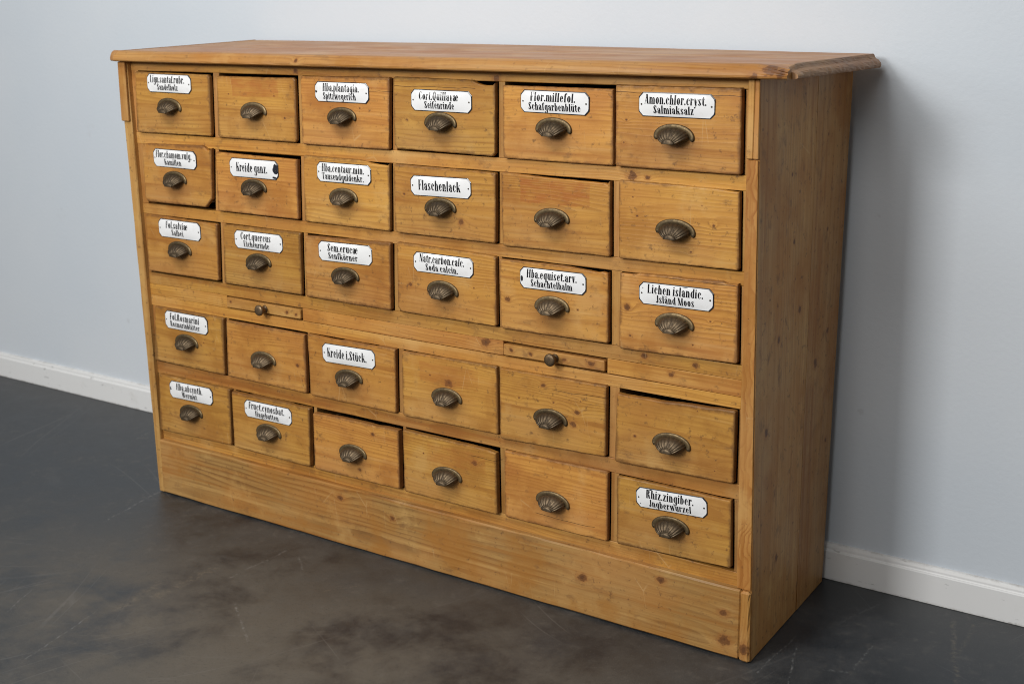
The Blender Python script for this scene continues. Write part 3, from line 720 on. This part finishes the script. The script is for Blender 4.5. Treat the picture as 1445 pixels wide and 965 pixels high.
def knob_mesh():
    bm = bmesh.new(); rings = []
    for y, r in ((.0, .0085), (-.0015, .0088), (-.0025, .0062), (-.009, .0052), (-.0135, .0075), (-.0165, .0118), (-.0185, .0130), (-.0212, .0130), (-.0232, .0116), (-.0242, .0075), (-.0246, .002)):
        rings.append([bm.verts.new((r*math.cos(2*PI*k/28), y, r*math.sin(2*PI*k/28))) for k in range(28)])
    for a, b in zip(rings, rings[1:]):
        for k in range(28): bm.faces.new((a[k], a[(k+1) % 28], b[(k+1) % 28], b[k]))
    bm.faces.new(rings[-1]); bm.faces.new(rings[0]); bmesh.ops.recalc_face_normals(bm, faces=bm.faces)
    me = bpy.data.meshes.new("knob"); bm.to_mesh(me); bm.free(); me.materials.append(IRON)
    for p in me.polygons: p.use_smooth = True
    return me
KNOB_ME = knob_mesh()

# two pull-out writing slides in the middle rail
for (x0, x1, za, zb, kx, kn) in ((.3185, .5620, .5335, .5588, .4484, [(.333, .548, .003), (.520, .546, .004), (.548, .544, .003)]),
                                 (1.1385, 1.3835, .5330, .5575, 1.2668, [(1.158, .546, .004), (1.207, .545, .0035), (1.288, .544, .004), (1.352, .546, .006)])):
    s = board("pull_out_slide", 'x', x0, x1, (-.0050, .30, za, zb-.0008), (-.0050, .30, za+.001, zb-.0016), W_X, cab, bev=.0015, jit=.0006, knots=kn, tone=-.04)
    k = bpy.data.objects.new("knob", KNOB_ME); col.objects.link(k); k.parent = s
    k.location = Vector((kx, -.0050, .5452))-s.location-cab.location

# ---------------------------------------------------------------- enamel plates
def plate_obj(lines, w, h, parent, loc, ang, chips=(), texts=''):
    bm = bmesh.new(); hw, hh = w/2-.0012, h/2-.0012; cxm, czm = .0088, .0088; H = .0030; T = .0012
    def half(z):
        t = max(0, abs(z)-(hh-czm))/czm
        return hw-cxm*t
    def dome(x, z):
        u = min(1, abs(x)/half(z)); v = min(1, abs(z)/hh)
        return -(T+H*(1-u**3.0)*(1-v**2.2))
    NX, NZ = 30, 14
    zs = [hh*math.sin(PI/2*(-1+2*j/NZ)) for j in range(NZ+1)]
    g = [[bm.verts.new((half(z)*math.sin(PI/2*(-1+2*i/NX)), dome(half(z)*math.sin(PI/2*(-1+2*i/NX)), z), z)) for i in range(NX+1)] for z in zs]
    for j in range(NZ):
        for i in range(NX): bm.faces.new((g[j][i], g[j][i+1], g[j+1][i+1], g[j+1][i])).material_index = 0
    # blue-black rim and edge
    def octo(o, y):
        a, b = hw+o, hh+o; c = .0088
        return [bm.verts.new((x, y, z)) for x, z in ((-a, -b+c), (-a+c, -b), (a-c, -b), (a, -b+c), (a, b-c), (a-c, b), (-a+c, b), (-a, b-c))]
    o0, o1, o2, o3 = octo(-.0012, -T-.00015), octo(.0004, -T-.00005), octo(.0016, -T*.5), octo(.0016, 0.0006)
    # rim starts just under the white enamel's border
    for p in o0: p.co.y = -T*.6
    for r1, r2 in ((o0, o1), (o1, o2), (o2, o3)):
        for i in range(8): bm.faces.new((r1[i], r1[(i+1) % 8], r2[(i+1) % 8], r2[i])).material_index = 2
    lift = 0
    def ink(poly, mi, extra=0.0):
        nonlocal lift
        lift = (lift+1) % 7
        vs = []
        for x, z in poly:
            z = max(-hh, min(hh, z)); x = max(-half(z), min(half(z), x))
            vs.append(bm.verts.new((x, dome(x, z)-.00016-.000008*lift-extra, z)))
        try: f = bm.faces.new(vs); f.material_index = mi
        except ValueError: return
        f.normal_update()
        if f.normal.y > 0: f.normal_flip()
    for (s, fx0, fx1, base, cap) in lines:
        for poly in text_polys(s, -w/2+fx0*w, -w/2+fx1*w, base, cap): ink(poly, 1)
    for sx in (-1, 1):          # nails
        cx = sx*(w/2-.0062); R_ = .0014
        ink([(cx+R_*1.3*math.cos(2*PI*k/10), R_*1.3*math.sin(2*PI*k/10)) for k in range(10)], 1)
        ink([(cx+R_*math.cos(2*PI*k/10), R_*math.sin(2*PI*k/10)) for k in range(10)], 3, .0006)
    for poly in chips: ink(poly, 2, .0001)
    me_faces = [f for f in bm.faces if f.material_index == 0]
    bm.normal_update()
    for f in me_faces: f.smooth = True
    bmesh.ops.recalc_face_normals(bm, faces=me_faces)
    for f in me_faces:
        if f.normal.y > 0: f.normal_flip()
    o = finish("name_plate", bm, [ENAMEL, INK, RIM, SCREW], parent, loc)
    o.rotation_euler = (rnd.uniform(-.012, .012), -ang, rnd.uniform(-.008, .008))
    o['label'] = "white enamel plate lettered " + texts
    return o

def blob(cx, cz, rx, rz, n=12):
    return [(cx+rx*math.cos(2*PI*k/n)*rnd.uniform(.75, 1.1), cz+rz*math.sin(2*PI*k/n)*rnd.uniform(.75, 1.1)) for k in range(n)]

TWO = lambda a, a0, a1, b, b0, b1: [(a, a0, a1, .0012, .0172), (b, b0, b1, -.0160, .0150)]
ONE = lambda a, a0, a1: [(a, a0, a1, -.0085, .0212)]
PLATES = {
 11: TWO('Lign.santal.rubr.', .08, .87, 'Sandelholz', .24, .72), 13: TWO('Hba.plantagin.', .16, .84, 'Spitzwegerich', .16, .78),
 14: TWO('Cort.Quillayæ', .14, .80, 'Seifenrinde', .23, .73), 15: TWO('Flor.millefol.', .15, .815, 'Schafgarbenblüte', .12, .89),
 16: TWO('Amon.chlor.cryst.', .08, .90, 'Salmiaksalz', .20, .74), 21: TWO('Flor.chamom.vulg.', .07, .91, 'Kamillen', .27, .67),
 22: ONE('Kreide ganz.', .15, .80), 23: TWO('Hba.centaur.min.', .10, .89, 'Tausendguldenkr.', .10, .88), 24: ONE('Flaschenlack', .14, .845),
 31: TWO('Fol.salviæ', .19, .72, 'Salbei', .32, .61), 32: TWO('Cort.quercus', .14, .78, 'Eichenrinde', .20, .74),
 33: TWO('Sem.erucæ', .18, .76, 'Senfkörner', .19, .75), 34: TWO('Natr.carbon.calc.', .11, .865, 'Soda calcin.', .21, .76),
 35: TWO('Hba.equiset.arv.', .11, .875, 'Schachtelhalm', .17, .81), 36: TWO('Lichen islandic.', .12, .875, 'Jsländ Moos', .24, .76),
 41: TWO('Fol.Rosmarini', .13, .83, 'Rosmarinblätter', .13, .83), 43: ONE('Kreide i.Stück.', .10, .855),
 51: TWO('Hba.absynth.', .17, .79, 'Wermut', .30, .66), 52: TWO('Fruct.cynosbat.', .10, .865, 'Hagebutten', .24, .74),
 56: TWO('Rhiz.zingiber.', .15, .825, 'Jngberwurzel', .19, .79)}
PCHIP = {22: lambda: [blob(.0730, .003, .0105, .0125, 16), blob(.066, -.0170, .007, .0030)],
         35: lambda: [blob(-.0735, -.002, .0035, .0065)], 13: lambda: [blob(-.0735, .000, .0028, .0034)],
         51: lambda: [blob(-.0745, .002, .0025, .0055)], 56: lambda: [blob(-.045, .0185, .004, .0012), blob(-.068, -.013, .0012, .0012)],
         36: lambda: [blob(-.070, .010, .001, .0014), blob(.02, .0192, .006, .0008)], 23: lambda: [blob(-.068, .010, .001, .001)]}
# worn or broken top edges: (fraction along the drawer, drop in metres)
TOPCUT = {22: [(0, -.001), (.3, -.0022), (1, -.0030)], 12: [(0, -.001), (.6, -.0018), (1, -.001)], 15: [(0, -.001), (.5, -.0012), (1, -.0015)], 42: [(0, 0), (.4, -.0005), (1, -.0015)], 14: [(0, 0), (.78, -.0005), (.83, -.006), (.90, -.0095), (1, -.0095)], 21: [(0, -.002), (.05, 0), (.86, 0), (.90, -.004), (.93, -.011), (1, -.012)],
          23: [(0, 0), (.66, 0), (.80, -.0055), (1, -.0080)], 25: [(0, 0), (.10, -.001), (.45, -.0055), (.7, -.0065), (.96, -.0075), (1, -.012)],
          35: [(0, 0), (.62, 0), (.85, -.0045), (.93, -.0065), (.95, -.003), (1, -.006)], 36: [(0, -.003), (.13, -.003), (.15, 0), (.5, 0), (.52, -.002), (.90, -.001), (.905, -.005), (1, -.005)],
          43: [(0, 0), (.12, -.002), (.40, -.0035), (.42, -.001), (.55, -.001), (.80, -.003), (.83, 0), (1, 0)],
          46: [(0, .002), (.1, 0), (.3, -.0006), (.42, -.002), (.55, 0), (.75, -.001), (1, 0)], 53: [(0, 0), (.3, .0006), (.5, 0), (.66, -.001), (.72, -.003), (.85, -.0015), (1, -.003)],
          54: [(0, 0), (.5, 0), (.93, 0), (.96, -.003), (1, -.003)], 26: [(0, 0), (.5, 0), (.8, -.001), (1, -.004)], 31: [(0, 0), (.7, -.001), (1, -.001)],
          56: [(0, 0), (.4, -.001), (.8, -.003), (.9, -.0045), (1, -.004)], 52: [(0, 0), (.22, -.001), (.25, .0015), (.75, .001), (.78, -.001), (1, 0)]}
CORNER = {21: (.004, .006, .022, .009), 14: (.004, .004, .007, .008), 11: (.003, .006, .004, .006), 12: (.003, .006, .006, .006), 24: (.002, .003, .004, .006), 34: (.003, .004, .005, .010)}
PROUD = {51: -.003, 52: -.004, 53: -.005, 54: -.003, 46: -.003, 16: -.003, 13: -.001, 23: .001, 33: -.001, 44: .001, 45: -.001, 32: .001, 12: .002, 24: -.001}
KNOTS = {12: [(.090, -.018, .004), (-.085, .03, .003), (.06, .03, .003)], 55: [(.0, .0, .007)], 46: [(-.085, -.012, .004), (-.06, .035, .002), (.09, -.05, .002), (.05, .062, .002)],
         45: [(.062, .010, .006), (.052, -.016, .0065), (-.08, .018, .003), (.005, .022, .003), (-.02, .055, .005), (.07, .035, .002)], 53: [(.055, .048, .005), (.012, -.045, .005)],
         24: [(.045, -.035, .006), (-.105, .012, .004)], 34: [(-.095, -.012, .005), (.075, .0, .003)], 42: [(.105, -.008, .005)], 26: [(-.085, .01, .003), (.075, .005, .004), (.03, -.048, .003), (-.095, .045, .002), (.05, .04, .002)],
         36: [(-.108, .005, .007), (-.10, -.05, .003), (.07, .0, .0025), (.035, -.05, .003)], 35: [(-.11, -.01, .006), (.06, -.012, .003)], 16: [(-.105, .012, .003), (-.11, -.03, .0025)],
         13: [(.045, .010, .003)], 14: [(-.095, -.012, .003)], 56: [(.05, .02, .003)], 44: [(-.05, .03, .003), (.0, .02, .010)], 41: [(.055, .0, .003)], 43: [(-.03, -.03, .003)], 54: [(-.07, .03, .003), (.07, .035, .007)]}
CRACK = {16: (-.20, .20, .062), 14: (-.20, .085, .057), 45: (.0, .20, .050), 13: (.03, .20, .048), 36: (-.02, .20, .071), 54: (.06, .20, .050), 55: (-.05, .10, -.050)}
STAIN = {25: ((-.0, .041, .75), (.080, .0225, 0)), 12: ((.0, .045, .60), (.072, .019, 0)), 44: ((.0, .036, .35), (.078, .021, 0)), 54: ((.02, .036, .30), (.078, .020, 0))}
WORD = {'12': 'bare drawer with a scuffed reddish patch where its plate was', '25': 'bare drawer with a clear reddish rectangle left by a lost plate'}

ROWZ = {1: (.9410, 1.0915), 2: (.7654, .9130), 3: (.5894, .7390), 4: (.3563, .5045), 5: (.1769, .3248)}
def lerp_profile(p, u):
    for (a, va), (b, vb) in zip(p, p[1:]):
        if a <= u <= b: return va+(vb-va)*(u-a)/max(1e-6, b-a)
    return 0

def drawer(i, TL, TR, BR, BL, pull, plate):
    r = i//10; zb, zt = ROWZ[r]; P = .0095-PROUD.get(i, 0.0)*1.0
    cap = zt+.009
    cut = TOPCUT.get(i)
    if cut: # measured corners already contain part of the drop
        e = cut[-1][1]*(0 if i in (22, 12, 15, 42) else .8); TR = (TR[0], min(cap, TR[1]-e))
        TL = (TL[0], min(cap, TL[1]-cut[0][1]*(0 if i in (22, 12, 15, 42) else .8)))
    c = Vector(((TL[0]+TR[0]+BL[0]+BR[0])/4, -P, (TL[1]+TR[1]+BL[1]+BR[1])/4))
    rad = CORNER.get(i, (.0022, .0026, .0035, .0035)) # TL TR BR BL
    out = []
    def lerp(a, b, t): return (a[0]+(b[0]-a[0])*t, a[1]+(b[1]-a[1])*t)
    def side(a, b, ra, rb, n, f=None):
        L = math.hypot(b[0]-a[0], b[1]-a[1]); t0, t1 = ra/L, 1-rb/L
        for k in range(n+1):
            t = t0+(t1-t0)*k/n; p = lerp(a, b, t)
            jx = rnd.uniform(-.00035, .00035)
            if f: p = (p[0], p[1]+f(t)+jx)
            else: p = (p[0]+jx, p[1]) if abs(b[1]-a[1]) > abs(b[0]-a[0]) else (p[0], p[1]+jx)
            out.append(p)
    side(TL, TR, rad[0], rad[1], 24, (lambda t: lerp_profile(cut, t)) if cut else (lambda t: 0.0))
    side(TR, BR, rad[1], rad[2], 8); side(BR, BL, rad[2], rad[3], 16); side(BL, TL, rad[3], rad[0], 8)
    hw, hh = (TR[0]-TL[0])/2, (TL[1]-BL[1])/2
    bm = bmesh.new(); rings = []
    for d, y in ((.0026, 0.0), (.0012, .0006), (.0003, .0018), (0.0, .0036), (0.0, P-.0004)):
        ring = []
        for (x, z) in out:
            lx, lz = x-c.x, z-c.z
            w = rnd.uniform(.75, 1.35) if d > .0002 else 1
            ring.append(bm.verts.new((lx*(1-d*w/hw), y, lz*(1-d*w/hh))))
        rings.append(ring)
    for r1, r2 in zip(rings, rings[1:]):
        m = len(r1)
        for k in range(m):
            f = bm.faces.new((r1[k], r1[(k+1) % m], r2[(k+1) % m], r2[k]))
            f.material_index = 0 if (k < 25 or (r1 is rings[0] and rnd.random() < .45)) else 2
    bm.faces.new(rings[0]); bm.faces.new(rings[-1])
    x0, x1 = -hw+.012, hw-.012; y0, y1 = P-.0002, .35+P; z0, z1 = -hh+.012, hh-.022
    add_box(bm, x0, x0+.008, y0, y1, z0, z1, 1); add_box(bm, x1-.008, x1, y0, y1, z0, z1, 1)
    add_box(bm, x0+.0082, x1-.0082, y1-.008, y1, z0, z1, 1); add_box(bm, x0+.0082, x1-.0082, y0, y1-.0082, z0, z0+.006, 1)
    bmesh.ops.recalc_face_normals(bm, faces=bm.faces)
    o = finish("drawer", bm, [W_X, DARK, W_E], cab, c-cab.location)
    put_knots(o, [(a, b, q*(.55 if q <= .004 else .85)) for a, b, q in KNOTS.get(i, ())])
    if i in CRACK: o['crack'] = list(map(float, CRACK[i]))
    if i in STAIN:
        o['stain_centre'] = list(map(float, STAIN[i][0])); o['stain_size'] = list(map(float, STAIN[i][1]))
    if i in (21, 32, 22): o['tone'] = -.05
    if i in PLATES:
        t = ' '.join(l[0] for l in PLATES[i]); o['label'] = "drawer with white enamel plate lettered " + t
    elif str(i) in WORD: o['label'] = WORD[str(i)]
    p = bpy.data.objects.new("cup_pull", PULL_ME); col.objects.link(p); p.parent = o
    p.location = (pull[0]-c.x, -.0002, pull[1]-.0238-c.z)
    p.rotation_euler = (rnd.uniform(-.02, .02), rnd.uniform(-.05, .05), 0)
    o['face'] = [hw, hh, 1.0]
    o['hand'] = [pull[0]-c.x+.004, pull[1]-.034-c.z, .058]
    if plate:
        plate_obj(PLATES[i], plate[2], plate[3], o, (plate[0]-c.x, -.0004, plate[1]-c.z), plate[4], PCHIP.get(i, lambda: [])(), t)
    return o
for i, d in DRAWERS.items(): drawer(i, *d)

# ---------------------------------------------------------------- short uprights between the drawers
for r in range(1, 6):
    zb, zt = ROWZ[r]
    for cidx in range(0, 7):
        z0, z1 = zb+.0002, zt+.0003
        A = DRAWERS.get(r*10+cidx); B = DRAWERS.get(r*10+cidx+1)
        if A: la, lb = A[1][0]+.0018, A[2][0]+.0018
        else:
            la = lb = {1: .0292, 2: .0300, 3: .0330, 4: .0400, 5: .0430}[r]
        if B: ra, rb = B[0][0]-.0004, B[3][0]-.0004
        else:
            ra = rb = {1: 1.6740, 2: 1.6770, 3: 1.6800, 4: 1.6840, 5: 1.6880}[r]
        if A and B:
            mid = (la+ra)/2, (lb+rb)/2
            la, ra = min(la, mid[0]-.0045), max(ra, mid[0]+.0045); lb, rb = min(lb, mid[1]-.0045), max(rb, mid[1]+.0045)
        la, lb, ra, rb = la, lb, max(ra, la+.004), max(rb, lb+.004)
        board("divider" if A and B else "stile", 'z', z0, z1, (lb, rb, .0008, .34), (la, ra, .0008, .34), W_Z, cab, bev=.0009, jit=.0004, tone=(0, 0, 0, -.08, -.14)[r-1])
